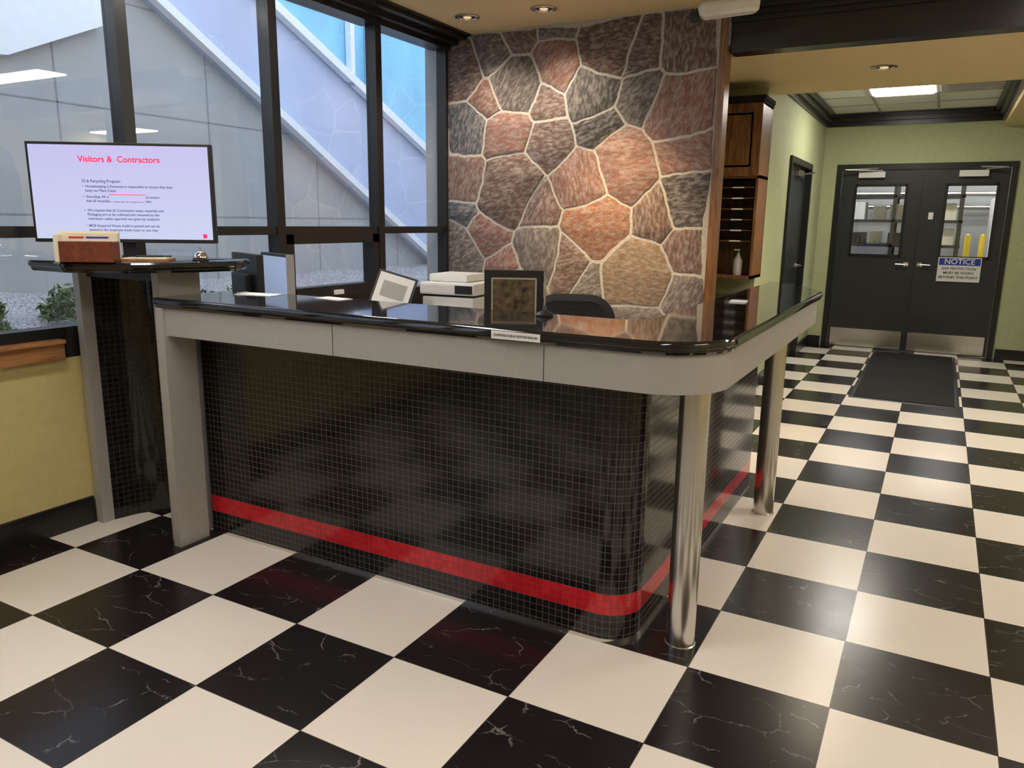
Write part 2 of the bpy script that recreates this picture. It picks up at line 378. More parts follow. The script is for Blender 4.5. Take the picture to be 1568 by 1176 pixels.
# ---------------------------------------------------------------- windows
ms=[-3.79,-2.82,-1.85,-.88,.09,1.07,2.05,3.03,3.9]
fd0,fd1=WX-.10,WX+.0
for k in range(len(ms)-1):
    y0,y1=ms[k],ms[k+1]; g=grp('window_%d'%(k+1)); w=.032
    box('mullion_a',(fd0+.03,y0,.935),(fd1+.02,y0+w,2.86),M['black'],g)
    box('mullion_b',(fd0+.03,y1-w,.935),(fd1+.02,y1,2.86),M['black'],g)
    box('rail_bottom',(fd0,y0+w,.935),(fd1,y1-w,.985),M['black'],g)
    box('rail_mid',(fd0,y0+w,1.40),(fd1+.01,y1-w,1.45),M['black'],g)
    box('rail_top',(fd0,y0+w,2.80),(fd1,y1-w,2.86),M['black'],g)
    box('glass_upper',(WX-.053,y0+w,1.45),(WX-.050,y1-w,2.80),M['glass'],g)
    if k==6:
        a,b=y0+w,y1-w
        box('sash_l',(WX-.08,a,.985),(WX+.015,a+.07,1.40),M['black'],g); box('sash_r',(WX-.08,b-.07,.985),(WX+.015,b,1.40),M['black'],g)
        box('sash_t',(WX-.08,a,1.34),(WX+.015,b,1.40),M['black'],g); box('sash_b',(WX-.08,a,.985),(WX+.015,b,1.06),M['black'],g)
        box('latch',(WX+.015,2.5,1.0),(WX+.035,2.58,1.03),M['white'],g)
        box('glass_lower',(WX-.053,a+.07,1.06),(WX-.050,b-.07,1.34),M['glass'],g)
    else: box('glass_lower',(WX-.053,y0+w,.985),(WX-.050,y1-w,1.40),M['glass'],g)
box('trim_5',(WX-.1,-4.1,.84),(WX,3.9,.935),M['black'])

# ---------------------------------------------------------------- stone wall
pk=(.49,.355,.325);gy=(.38,.355,.35);dk=(.27,.26,.26);bl=(.29,.315,.36);br=(.42,.33,.295);og=(.52,.36,.28);yl=(.50,.42,.33);dp=(.42,.33,.315)
seeds=[(-1.01,2.645,dp),(-.73,2.77,gy),(-.48,2.87,dp),(-.18,2.86,gy),(-.17,2.65,pk),(.23,2.73,br),(.48,2.66,dp),(.81,2.67,br),(-.75,2.40,pk),(-.96,2.20,bl),(-.52,2.49,gy),(-.29,2.33,dp),(.13,2.44,dk),(.19,2.19,dk),(.52,2.37,gy),(-.59,2.13,pk),(-.25,2.07,dp),(-.98,1.85,dp),(-.58,1.72,br),(.02,1.80,pk),(.36,1.88,pk),(.79,2.28,pk),(.85,1.98,pk),(.89,1.655,dk),(.17,1.46,og),(.61,1.525,br),(.88,1.29,dp),(-.95,1.555,bl),(-.74,1.43,pk),(-.32,1.575,dp),(-.30,1.27,gy),(-.03,1.20,br),(.50,1.15,yl),(.15,1.09,gy),(-1.03,1.255,gy),(-.62,1.19,pk),(.84,1.05,gy)]
for i in range(16): seeds.append((-1.0+.52*(i%4)+random.uniform(-.12,.12),.12+.24*(i//4)+random.uniform(-.06,.06),random.choice([pk,gy,dk,br])))
wts=[random.uniform(-.02,.02) for _ in seeds]
for idx,wv in ((18,.055),(21,.035),(24,.03),(32,.04),(9,.015),(2,-.01),(14,.0)): wts[idx]=wv
X0,X1=WX,1.02
def clip(poly,p,n):
    out=[]
    for i in range(len(poly)):
        a=poly[i];b=poly[(i+1)%len(poly)]; da=(a-p).dot(n);db=(b-p).dot(n)
        if da<=0: out.append(a)
        if (da<0)!=(db<0) and abs(da-db)>1e-12: out.append(a+(b-a)*(da/(da-db)))
    return out
g=grp('wall_stone')
box('mortar',(X0,YS,0),(X1,YS+.15,CZ),M['mortar'],g)
bm=bmesh.new(); cl=bm.loops.layers.color.new('Col'); al=bm.loops.layers.color.new('Ang')
for i,(sx,sz,c) in enumerate(seeds):
    P=[Vector((X0,0)),Vector((X1,0)),Vector((X1,CZ)),Vector((X0,CZ))]; s=Vector((sx,sz))
    for j,(tx,tz,_) in enumerate(seeds):
        if i==j: continue
        t=Vector((tx,tz)); dd=t-s; L=dd.length
        m_=s+dd*(.5+(wts[i]-wts[j])/(2*L*L)); P=clip(P,m_,dd/L)
        if len(P)<3: break
    if len(P)<3: continue
    D=[]
    for k in range(len(P)):
        a=P[k];b=P[(k+1)%len(P)]; n=max(1,int((b-a).length/.03))
        for q in range(n):
            p=a+(b-a)*q/n; D.append(p)
    W=[]
    for p in D:
        nv=noise.noise_vector(Vector((p.x*2.0,p.y*2.0,3)))*.07+noise.noise_vector(Vector((p.x*16,p.y*16,9)))*.011
        q=Vector((p.x+nv.x,p.y+nv.y))
        q.x=min(max(q.x,X0),X1); q.y=min(max(q.y,0),CZ)
        W.append(q)
    W=[W[k]*.9+(W[k-1]+W[(k+1)%len(W)])*.05 for k in range(len(W))]
    cen=sum(W,Vector((0,0)))/len(W)
    dep=random.uniform(.007,.013); tx,tz=random.uniform(-.015,.015),random.uniform(-.015,.015)
    R=[]
    for inset,dd in ((.0095,0),(.0105,.85),(.0135,1.0)):
        O=offs(W,inset,True)
        R.append([bm.verts.new((q.x,YS+.004-(dep*dd+(0 if dd==0 else (tx*(q.x-cen.x)+tz*(q.y-cen.y)))),q.y)) for q in O])
    jit=random.uniform(.88,1.10); col=[x*jit for x in c]; ang=random.random()
    fs=[]
    for a,b in zip(R,R[1:]):
        for k in range(len(a)): fs.append(bm.faces.new((a[k],a[(k+1)%len(a)],b[(k+1)%len(a)],b[k])))
    for tri in tessellate_polygon([[v.co.copy() for v in R[-1]]]):
        try: fs.append(bm.faces.new([R[-1][q] for q in tri]))
        except ValueError: pass
    for f in fs:
        for l in f.loops: l[cl]=(*col,1); l[al]=(ang,ang,ang,1)
o=finish('stones',bm,M['stone'],g); smooth_angle(o,50)
box('trim_6',(X1,YS-.03,0),(1.068,YS+.10,CZ),M['wood'])
box('wall_stone_back',(WX,YS+.15,0),(1.02,YS+.2,2.6),M['green'])

# ---------------------------------------------------------------- reception desk
d=grp('reception_desk')
top=fillet([(-.548,.69,.012),(1.915,.69,.24),(1.915,2.90,.2),(1.66,3.40,.08),(1.53,3.40,.01),(1.53,1.15,.08),(-.548,1.15,.01)])
slab('granite_top',top,[(.022,1.112),(.012,1.114),(.006,1.122),(.006,1.128),(.0,1.133),(0,1.145),(.004,1.152),(.010,1.156)],M['granite'],d)
fp=fillet([(-.535,.712,0),(1.893,.712,.22),(1.893,2.88,.18),(1.70,3.26,0)],False,12)
ribbon('fascia',fp,.03,.99,1.112,M['lam'],d)
box('seam_1',(.455,.7108,.99),(.457,.7122,1.112),M['door'],d); box('seam_2',(1.347,.7108,.99),(1.349,.7122,1.112),M['door'],d)
sf=offs(fillet([(-.535,.712,0),(1.893,.712,.22),(1.893,2.88,.18),(1.70,3.26,0),(1.56,3.26,0),(1.56,1.1,0),(-.535,1.1,0)],True,12),.03,True)
slab('soffit_board',sf,[(0,.995),(0,1.01)],M['lam'],d)
bp_=fillet([(-.53,.914,0),(1.61,.914,.13),(1.61,2.93,.05),(1.5,2.93,0)],False,14)
ribbon('mosaic_body',bp_,.05,.012,.996,M['mosaic'],d)
ribbon('steel_kick_strip',offs(bp_,-.003,False),.02,0,.014,M['steel'],d)
box('inner_panel',(-.50,.965,0),(1.5,.985,1.0),M['lam'],d)
box('leg_panel',(-.540,.698,0),(-.494,.86,1.112),M['lam'],d,.002)
box('end_panel',(-.53,.965,0),(-.515,1.12,1.112),M['lam'],d)
for i,y in enumerate((1.055,2.55)):
    lathe('column_%d'%(i+1),[(.056,0),(.056,.006),(.0515,.008),(.0515,.97),(.060,.972),(.060,.996)],M['steel'],d,48,loc=(1.757,y,0))
lb=grp('counter_label'); box('strip',(1.165,.6865,1.120),(1.345,.6895,1.146),M['white'],lb,.0005)
text('label_text','CONTRACTOR & VISITOR SIGN IN',.0105,M['ink'],lb,(1.255,.6858,1.133))

# ---------------------------------------------------------------- pedestal
p=grp('display_pedestal')
pt=fillet([(PX,.54,.01),(-1.04,.46,.03),(-.78,.45,.05),(-.53,.58,.06),(-.40,.76,.06),(-.33,.98,.05),(-.42,1.14,.03),(PX,1.14,.01)],True,6)
slab('granite_top',pt,[(.03,1.262),(.014,1.264),(.008,1.274),(.008,1.280),(0,1.286),(0,1.300),(.005,1.307),(.012,1.31)],M['granite'],p)
box('left_panel',(PX,.70,0),(-1.07,1.12,1.262),M['lam'],p,.002)
box('right_panel',(-.605,.74,0),(-.560,.96,1.262),M['lam'],p,.002)
cp=fillet([(-1.07,.76,0),(-1.02,.97,.16),(-.605,.96,0)],False,14)
ribbon('mosaic_body',cp,.03,.0,1.262,M['mosaicp'],p)
box('head_rail',(-1.07,.74,1.22),(-.605,.96,1.262),M['blackmat'],p)

# TV
t=grp('television',(-.735,.728,1.31),33)
W2,H2=.388,.213; zc=.287
box('bezel',(-W2,0,zc-H2),(W2,.035,zc+H2),M['blackmat'],t,.004)
box('screen',(-W2+.012,-.003,zc-H2+.016),(W2-.012,.002,zc+H2-.012),M['tv'],t)
box('rear_bulge',(-.25,.035,zc-.15),(.25,.06,zc+.12),M['blackmat'],t,.01)
box('neck',(-.03,.03,.012),(.03,.055,zc-.1),M['blackmat'],t)
box('foot',(-.14,-.02,0),(.14,.14,.014),M['blackmat'],t,.004)
text('title','Visitors &  Contractors',.036,M['txtr'],t,(.0,-.0045,zc+.142),bold=.0008)
lines=[(.062,'5S & Recycling Program',.0175,-.165),(.040,'\u2022  Housekeeping is Everyone is responsible to ensure that they',.0155,-.165),(.022,'   keep our Plant Clean.',.0155,-.165),(-.004,'\u2022  Recycling: All contractors and visitors must ensure',.0155,-.165),(-.022,'   that all recyclable materials are placed in bins',.0155,-.165),(-.062,'\u2022  We request that all Contractors waste materials and',.0155,-.165),(-.080,'   Packaging are to be collected and removed by the',.0155,-.165),(-.098,'   contractor unless approval was given by reception',.0155,-.165),(-.128,'\u2022  MOE Required Waste Audit is posted and can be',.0155,-.165),(-.146,'   viewed in the employee lunch room or you may',.0155,-.165),(-.164,'   request a copy.',.0155,-.165)]
for i,(z,s,sz,x) in enumerate(lines): text('line_%d'%i,s,sz*.97,M['txt'],t,(x,-.0045,zc+z-.012),align='LEFT',bold=.0002)
box('popup',(-.055,-.0055,zc-.035),(.10,-.0035,zc-.005),M['tv'],t); box('popup_bar',(-.055,-.0058,zc-.008),(.10,-.0054,zc-.005),M['txtr'],t)
box('corner_logo',(.335,-.0045,zc-.19),(.352,-.0035,zc-.172),M['txtr'],t)

c=grp('brochure_holder',(-.695,.528,1.31),33)
box('wood_box',(-.105,-.045,0),(.115,.02,.085),M['leather'],c,.004)
box('card_back',(-.13,.02,0),(.115,.028,.125),M['cream'],c); box('card_front',(-.13,.0215,.085),(.115,.0,.118),M['cream'],c)
box('side_l',(-.13,-.03,0),(-.107,.03,.11),M['cream'],c)
box('red_label',(-.08,-.002,.098),(-.02,-.0005,.104),M['red'],c); box('blue_label',(-.01,-.002,.098),(.08,-.0005,.104),M['blue'],c)
c=grp('notebook',(-.56,.70,1.31),36); box('cover',(-.10,-.05,0),(.10,.05,.012),M['woodh'],c,.002); box('pages',(-.09,-.045,.012),(.09,.045,.016),M['cream'],c); cylbetween('pen',(-.05,0,.021),(.06,.01,.021),.004,M['ink'],c)
c=grp('service_bell',(-.425,.862,1.31)); lathe('base',[(.034,0),(.036,.006),(.03,.012),(.008,.014)],M['blackmat'],c); lathe('dome',[(.032,.014),(.031,.022),(.025,.034),(.014,.042),(0,.045)],M['chrome'],c); lathe('plunger',[(.003,.044),(.003,.054),(.006,.055),(.006,.058),(0,.06)],M['chrome'],c)
c=grp('pen_stand',(1.17,1.07,1.156)); lathe('base',[(.032,0),(.034,.006),(.024,.014),(.010,.020),(.008,.034),(.004,.04)],M['blackmat'],c); lathe('ball_chain_rod',[(.0035,.035),(.003,.13),(.0015,.15)],M['steel'],c)
c=grp('visitor_form',(-.28,1.05,1.1562),10); box('sheet',(-.10,-.05,0),(.10,.05,.002),M['paper'],c); box('clip',(-.10,-.03,.002),(-.08,.03,.008),M['steel'],c)
c=grp('visitor_form',(.12,1.10,1.1562),-8); box('sheet',(-.08,-.04,0),(.08,.04,.002),M['paper'],c); box('print',(-.07,-.03,.002),(.07,-.028,.0023),M['ink'],c)
c=grp('notepad',(1.66,2.05,1.1562),5); box('pad',(-.035,-.05,0),(.035,.05,.005),M['paper'],c); box('binding',(-.035,.04,.005),(.035,.05,.008),M['ink'],c)

# inner work desk
w=grp('work_desk')
box('front_top',(-.5,.99,.74),(1.48,1.66,.77),M['lam'],w,.004)
box('side_top',(-1.10,1.20,.74),(-.5,3.5,.77),M['lam'],w,.004)
box('support_a',(-1.08,3.4,0),(-.52,3.43,.74),M['lam'],w); box('support_b',(1.44,1.0,0),(1.47,1.64,.74),M['lam'],w); box('support_c',(-.53,1.62,0),(-.5,2.1,.74),M['lam'],w); box('support_d',(-1.08,1.22,0),(-1.05,3.4,.74),M['lam'],w)
def monitor(loc,rz,scr,top):
    m=grp('computer_monitor',loc,rz)
    box('panel',(-.20,0,.13),(.20,.035,top),M['blackmat'],m,.005)
    box('screen',(-.185,-.002,.15),(.185,.001,top-.015),scr,m)
    box('rear_case',(-.12,.035,.20),(.12,.07,top-.1),M['blackmat'],m,.01)
    box('side_edge',(.192,-.003,.13),(.203,.037,top),M['lam'],m)
    box('stem',(-.03,.04,.012),(.03,.07,.25),M['blackmat'],m); box('base',(-.12,-.04,0),(.12,.10,.014),M['blackmat'],m,.004)
monitor((-.70,1.40,.77),155,M['scr'],.55)
monitor((-.775,1.63,.77),-24,M['scr'],.54)
f=grp('filing_cabinet',(.25,1.93,0)); box('case',(-.22,-.2,.0),(.22,.25,.93),M['lam'],f,.003)
for k in range(3): box('drawer_%d'%k,(-.21,.25,.03+.30*k),(.21,.262,.31+.30*k),M['lam'],f,.003); box('pull_%d'%k,(-.06,.262,.2+.30*k),(.06,.275,.215+.30*k),M['steel'],f)
f=grp('printer',(.26,1.93,.93),5)
box('body',(-.145,-.16,0),(.145,.16,.19),M['white'],f,.012); box('scanner',(-.155,-.17,.20),(.155,.17,.26),M['white'],f,.012); box('gap',(-.14,-.15,.185),(.14,.15,.205),M['blackmat'],f)
box('feeder',(-.14,-.10,.26),(.08,.12,.30),M['white'],f,.015); box('control_panel',(.05,-.175,.21),(.145,-.168,.25),M['blackmat'],f); box('tray_slot',(-.12,-.162,.08),(.12,-.158,.12),M['blackmat'],f)
f=grp('document_stand',(.10,1.54,.77),25)
box('base',(-.09,-.05,0),(.09,.07,.012),M['blackmat'],f,.003); cylbetween('post',(0,.03,.01),(0,.05,.33),.008,M['blackmat'],f)
box('plate',(-.10,-.004,-.09),(.10,.004,.10),M['blackmat'],f,loc=(0,.03,.375),rot=(-22,16,0)); box('document',(-.088,-.008,-.078),(.088,-.004,.088),M['paper'],f,loc=(0,.03,.375),rot=(-22,16,0)); box('printed_picture',(-.06,-.0095,-.03),(.06,-.008,.05),M['lam'],f,loc=(0,.03,.375),rot=(-22,16,0))
f=grp('desk_drawer_unit',(.82,1.50,.77),28); box('case',(-.16,-.09,0),(.16,.11,.17),M['blackmat'],f,.004); box('drawer_1',(-.15,.11,.015),(.15,.118,.08),M['lam'],f); box('drawer_2',(-.15,.11,.09),(.15,.118,.155),M['lam'],f)
f=grp('framed_picture',(.81,1.49,.94),25)
for n,a,b in (('l',(-.13,-.01,0),(-.10,.012,.35)),('r',(.10,-.01,0),(.13,.012,.35)),('b',(-.10,-.01,0),(.10,.012,.03)),('t',(-.10,-.01,.32),(.10,.012,.35))): box('frame_'+n,a,b,M['blackmat'],f,.003)
box('mat_board',(-.10,-.001,.03),(.10,.006,.32),M['cream'],f); box('art',(-.092,-.004,.04),(.092,-.001,.31),M['gold'],f); box('strut',(-.02,.012,0),(.02,.06,.012),M['blackmat'],f)
f=grp('office_chair',(.82,2.15,0),20)
lathe('gas_lift',[(.03,.08),(.03,.25),(.02,.25),(.02,.46)],M['blackmat'],f)
for k in range(5):
    a=2*math.pi*k/5; cylbetween('spoke_%d'%k,(0,0,.1),(.28*math.cos(a),.28*math.sin(a),.075),.018,M['blackmat'],f); 
    lathe('caster_%d'%k,[(.0,-.015),(.03,-.015),(.03,.015),(0,.015)],M['blackmat'],f,20,loc=(.28*math.cos(a),.28*math.sin(a),.03),rot=(90,0,math.degrees(a)))
so=fillet([(-.24,-.23,.09),(.24,-.23,.09),(.23,.23,.12),(-.23,.23,.12)]); slab('seat',so,[(.03,.46),(.005,.475),(0,.50),(.01,.525),(.05,.54)],M['fabric'],f)
bo=fillet([(-.2,.60,.05),(.2,.60,.05),(.205,1.16,.13),(-.205,1.16,.13)]); o=slab('back',bo,[(.03,-.035),(.0,-.015),(0,.01),(.03,.03)],M['fabric'],f)
for v in o.data.vertices:
    x,y,z=v.co; v.co=(x,-.22-z+.6*x*x-.05*math.sin((y-.58)*3),y)
box('back_spine',(-.03,-.21,.48),(.03,-.19,.75),M['blackmat'],f)

# ---------------------------------------------------------------- alcove cabinet
c=grp('pigeonhole_cabinet')
x0,x1,y0,y1=.62,1.10,5.0,5.37
box('side_l',(x0,y0,1.06),(x0+.02,y1,2.44),M['wood'],c); box('side_r',(x1-.02,y0,1.06),(x1,y1,2.44),M['wood'],c)
box('back',(x0,y1-.012,1.06),(x1,y1,2.44),M['wood'],c); box('top',(x0,y0,2.42),(x1,y1,2.44),M['wood'],c); box('bottom',(x0,y0,1.06),(x1,y1,1.085),M['wood'],c); box('mid',(x0,y0,1.86),(x1,y1,1.885),M['wood'],c)
for i,(dd,z0,z1) in enumerate(((.008,2.43,2.455),(.016,2.455,2.485))): box('crown_%d'%i,(x0,y0-dd-.02,z0),(x1+dd,y1,z1),M['rubber'],c)
for i in range(6): box('shelf_%d'%i,(x0+.02,y0+.01,1.36+.085*i),(x1-.03,y1-.02,1.367+.085*i),M['wood'],c); 
for i in range(6): box('tag_%d'%i,(.90,y0+.004,1.358+.085*i),(.99,y0+.009,1.369+.085*i),M['paper'],c)
box('stile_l',(x0,y0-.02,1.875),(x0+.07,y0,2.43),M['wood'],c,.003); box('stile_r',(x1-.07,y0-.02,1.875),(x1,y0,2.43),M['wood'],c,.003)
box('rail_b',(x0+.07,y0-.02,1.875),(x1-.07,y0,1.945),M['wood'],c,.003); box('rail_t',(x0+.07,y0-.02,2.36),(x1-.07,y0,2.43),M['wood'],c,.003); box('door_panel',(x0+.085,y0-.016,1.96),(x1-.085,y0-.002,2.345),M['wood'],c,.01)
lathe('knob',[(.006,0),(.006,.015),(.012,.02),(0,.026)],M['steel'],c,16,loc=(x0+.035,y0-.02,1.92),rot=(90,0,0))
c=grp('alcove_counter'); box('cabinet',(-.2,4.85,0),(1.03,5.36,.86),M['wood'],c); box('worktop',(-.2,4.82,.86),(1.04,5.37,.90),M['granite'],c,.004); box('door_gap',(.42,4.848,.1),(.424,4.852,.82),M['ink'],c)
c=grp('hand_sanitizer_bottle',(.965,5.09,1.0851)); lathe('bottle',[(.035,0),(.038,.01),(.038,.12),(.02,.15),(.014,.16)],M['white'],c,24); lathe('pump',[(.014,.16),(.014,.175),(.005,.177),(.005,.2)],M['white'],c,16); box('spout',(-.035,-.006,.2),(.01,.006,.21),M['white'],c)

# ---------------------------------------------------------------- far double doors
g=grp('door_1')
fy=8.93
box('jamb_l',(1.22,fy,0),(1.28,9.1,2.22),M['black'],g); box('jamb_r',(3.03,fy,0),(3.09,9.1,2.22),M['black'],g); box('head',(1.28,fy,2.155),(3.03,9.1,2.22),M['black'],g)
def leaf(tag,xa,xb,wa,wb,hx):
    y0,y1=8.96,9.01; z0,z1=.008,2.152; wz0,wz1=1.15,1.97
    box(tag+'_bottom',(xa,y0,z0),(xb,y1,wz0),M['door'],g); box(tag+'_top',(xa,y0,wz1),(xb,y1,z1),M['door'],g)
    box(tag+'_a',(xa,y0,wz0),(wa,y1,wz1),M['door'],g); box(tag+'_b',(wb,y0,wz0),(xb,y1,wz1),M['door'],g)
    for n,a,b in (('l',(wa-.02,y0-.01,wz0-.02),(wa+.012,y0,wz1+.02)),('r',(wb-.012,y0-.01,wz0-.02),(wb+.02,y0,wz1+.02)),('b',(wa,y0-.01,wz0-.02),(wb,y0,wz0+.012)),('t',(wa,y0-.01,wz1-.012),(wb,y0,wz1+.02))): box(tag+'_bead_'+n,a,b,M['black'],g)
    box(tag+'_glass',(wa,8.983,wz0),(wb,8.986,wz1),M['glass'],g)
    box(tag+'_kickplate',(xa+.03,y0-.004,.02),(xb-.03,y0,.24),M['steel'],g)
    s=1 if hx<2.17 else -1
    lathe(tag+'_rose',[(.03,0),(.03,.008),(.012,.012),(.012,.05),(0,.052)],M['chrome'],g,24,loc=(hx,y0,1.05),rot=(90,0,0))
    cylbetween(tag+'_lever',(hx,y0-.045,1.05),(hx-s*.11,y0-.05,1.05),.011,M['chrome'],g)
    cx=(xa+xb)/2-.09*s
    box(tag+'_closer',(cx-.16,y0-.06,2.06),(cx+.13,y0,2.13),M['white'],g,.008)
    cylbetween(tag+'_arm',(cx+.1,y0-.05,2.14),(cx+.30*-s,y0-.16,2.15),.009,M['steel'],g); cylbetween(tag+'_arm2',(cx+.30*-s,y0-.16,2.15),(cx+.05,y0-.03,2.17),.009,M['steel'],g)
leaf('leaf_left',1.285,2.150,1.45,2.00,2.08); leaf('leaf_right',2.160,3.025,2.42,2.92,2.23)
box('keeper',(2.135,8.945,.01),(2.165,8.962,2.15),M['door'],g); box('access_card',(2.26,8.953,1.58),(2.31,8.96,1.66),M['white'],g,.002)
s=grp('notice_sign'); box('plate',(2.42,8.940,.87),(2.86,8.948,1.15),M['white'],s,.002); box('header',(2.43,8.938,1.06),(2.85,8.941,1.14),M['blue'],s)
text('header_text','NOTICE',.085,M['white'],s,(2.64,8.9365,1.10),bold=.001)
for i,l in enumerate(('EAR PROTECTION','MUST BE WORN','BEYOND THIS POINT')): text('text_%d'%i,l,.042,M['ink'],s,(2.64,8.9385,1.02-.05*i),bold=.0005)
g=grp('door_2')
box('jamb_a',(.93,6.62,0),(1.075,6.68,2.16),M['black'],g); box('jamb_b',(.93,7.92,0),(1.075,7.98,2.16),M['black'],g); box('head',(.93,6.68,2.10),(1.075,7.92,2.16),M['black'],g)
box('leaf',(.97,6.68,.008),(1.01,7.92,2.10),M['door'],g); box('closer',(1.01,7.2,2.0),(1.06,7.5,2.06),M['steel'],g,.005)
cylbetween('closer_arm',(1.05,7.5,2.03),(1.12,7.75,2.06),.01,M['steel'],g)
lathe('rose',[(.03,0),(.03,.01),(.012,.012),(.012,.05)],M['chrome'],g,20,loc=(1.01,7.78,1.05),rot=(0,90,0)); cylbetween('lever',(1.06,7.78,1.05),(1.065,7.66,1.05),.011,M['chrome'],g)
box('kickplate',(1.01,6.72,.02),(1.014,7.88,.24),M['steel'],g)
g=grp('entrance_mat'); mo=fillet([(1.85,5.83,.02),(2.72,5.83,.02),(2.72,8.78,.02),(1.85,8.78,.02)],True,4); slab('rubber_edge',mo,[(0,.0005),(.012,.006),(.03,.007)],M['blackmat'],g); box('carpet',(1.885,5.865,.006),(2.685,8.745,.011),M['rubber'],g)

# ---------------------------------------------------------------- factory beyond doors
g=grp('factory_room')
box('back',(0,13,0),(4.95,13.1,3.2),M['greywall'],g); box('left',(-.1,9.1,0),(0,13,3.2),M['greywall'],g); box('right',(4.9,9.1,0),(4.99,13,3.2),M['greywall'],g); box('lid',(0,9.1,3.2),(4.95,13,3.3),M['greywall'],g)
for i,y in enumerate((9.9,11.0,12.1)): box('strip_light_%d'%i,(.8,y,3.05),(4.2,y+.12,3.09),M['lampfac'],g)
for i,z in enumerate((1.8,2.0,2.3,2.55,2.75)): cylbetween('pipe_%d'%i,(.2,12.7-.1*i,z),(4.7,12.7-.1*i,z),.04,M['steel'],g)
g=grp('storage_rack')
for x in (.9,1.75,2.6):
    for y in (11.2,11.9): box('post_%.1f_%.1f'%(x,y),(x,y,0),(x+.05,y+.05,2.3),M['door'],g)
for z in (.3,.75,1.2,1.55,1.9): box('shelf_%.1f'%z,(.9,11.2,z),(2.66,11.96,z+.04),M['door'],g)
for i in range(28): 
    x=.97+.24*(i%7)+random.uniform(0,.04); z=(.34,.79,1.24,1.59)[i//7]; box('carton_%d'%i,(x,11.25+random.uniform(0,.2),z),(x+random.uniform(.10,.21),11.8,z+random.uniform(.10,.26)),random.choice([M['cream'],M['steel'],M['blackmat'],M['white'],M['steel']]),g,.005)
for x,y in ((2.72,10.2),(2.90,10.6)):
    f=grp('bollard',(x,y,0)); lathe('post',[(.035,0),(.035,1.35),(.025,1.4),(0,1.41)],M['yel'],f,24); lathe('foot',[(.1,0),(.1,.02),(.06,.03)],M['blackmat'],f,24)
g=grp('machine_cabinet'); box('body',(3.0,11.2,0),(4.2,12.2,1.9),M['white'],g,.02); box('panel',(3.1,11.18,1.1),(3.35,11.2,1.6),M['red'],g); box('window',(3.6,11.18,1.0),(4.1,11.2,1.6),M['blackmat'],g)

# ---------------------------------------------------------------- ceiling fittings
def downlight(x,y,z,col,power,ang=70,aim=None):
    g=grp('recessed_downlight',(x,y,z))
    lathe('trim_ring',[(.085,-.001),(.088,-.006),(.070,-.010),(.064,-.004),(.060,-.001)],M['steel'],g,40)
    lathe('baffle',[(.062,-.002),(.055,-.0035),(.0,-.0035)],M['blackmat'],g,32); lathe('bulb',[(.030,-.004),(.026,-.010),(0,-.013)],M['bulb'],g,24)
    l=bpy.data.lights.new('downlight_spot','SPOT'); l.energy=power; l.color=col; l.spot_size=math.radians(ang); l.spot_blend=1; l.shadow_soft_size=.05
    o=bpy.data.objects.new('spot',l); COL.objects.link(o); o.parent=g; o.location=(0,0,-.03)
    if aim: o.rotation_euler=(Vector(aim)-Vector((x,y,z-.03))).to_track_quat('-Z','Y').to_euler()
warm=(1,.82,.60)
downlight(-.66,3.45,CZ,warm,60,120,(-.62,3.8,.8)); downlight(-.08,3.49,CZ,warm,60,120,(-.05,3.8,.8))
downlight(.40,3.05,CZ,(1,.68,.34),230,62,(.36,3.9,.85))
downlight(1.94,4.84,2.6,(1,.86,.66),120,140)
def troffer(name,lo,hi,z,mat,drop=.05):
    g=grp(name); (a,b),(c,e)=lo,hi
    box('housing',(a,b,z-drop),(c,e,z-.001),M['white'],g); box('diffuser',(a+.02,b+.02,z-drop-.012),(c-.02,e-.02,z-drop),mat,g)
troffer('added_desk_light',(2.85,3.10),(4.1,3.42),CZ,M['lamp'])
troffer('added_desk_light',(2.3,-1.9),(2.62,-.7),CZ,M['lamp'])
troffer('added_desk_light',(-.1,-.9),(.22,.3),CZ,M['lamp'])
troffer('added_desk_light',(4.1,-.2),(4.4,1.0),CZ,M['lamp'])
troffer('added_desk_light',(-.80,.9),(-.50,2.0),CZ,M['lamp'])  # added out-of-view light, brightens desk, stone wall and ceiling
troffer('added_desk_light',(3.9,4.9),(4.9,5.2),2.6,M['lamp'])  # unseen light added so the hall floor bounces more onto the soffit
troffer('fluorescent_panel',(1.655,6.985),(2.225,7.565),2.80,M['lamphall'],.004)
g=grp('ceiling_vent'); box('plate',(2.27,7.0,2.785),(2.84,7.56,2.80),M['white'],g)
for i in range(5): box('slat_%d'%i,(2.31,7.04+.1*i,2.779),(2.80,7.07+.1*i,2.786),M['lam'],g)
g=grp('security_camera',(1.15,3.50,CZ))
lathe('mount',[(.07,0),(.07,-.02),(.03,-.03),(.03,-.11)],M['white'],g)
o=slab('hood',fillet([(-.18,-.07,.05),(.18,-.07,.06),(.18,.07,.06),(-.18,.07,.05)]),[(.03,-.175),(.008,-.16),(0,-.12),(.01,-.10),(.04,-.085)],M['white'],g); o.rotation_euler=(0,math.radians(-4),math.radians(12))
lathe('lens_dome',[(0,-.045),(.022,-.04),(.034,-.02),(.036,0),(.03,.012),(0,.014)],M['blackmat'],g,32,loc=(-.185,-.04,-.16))

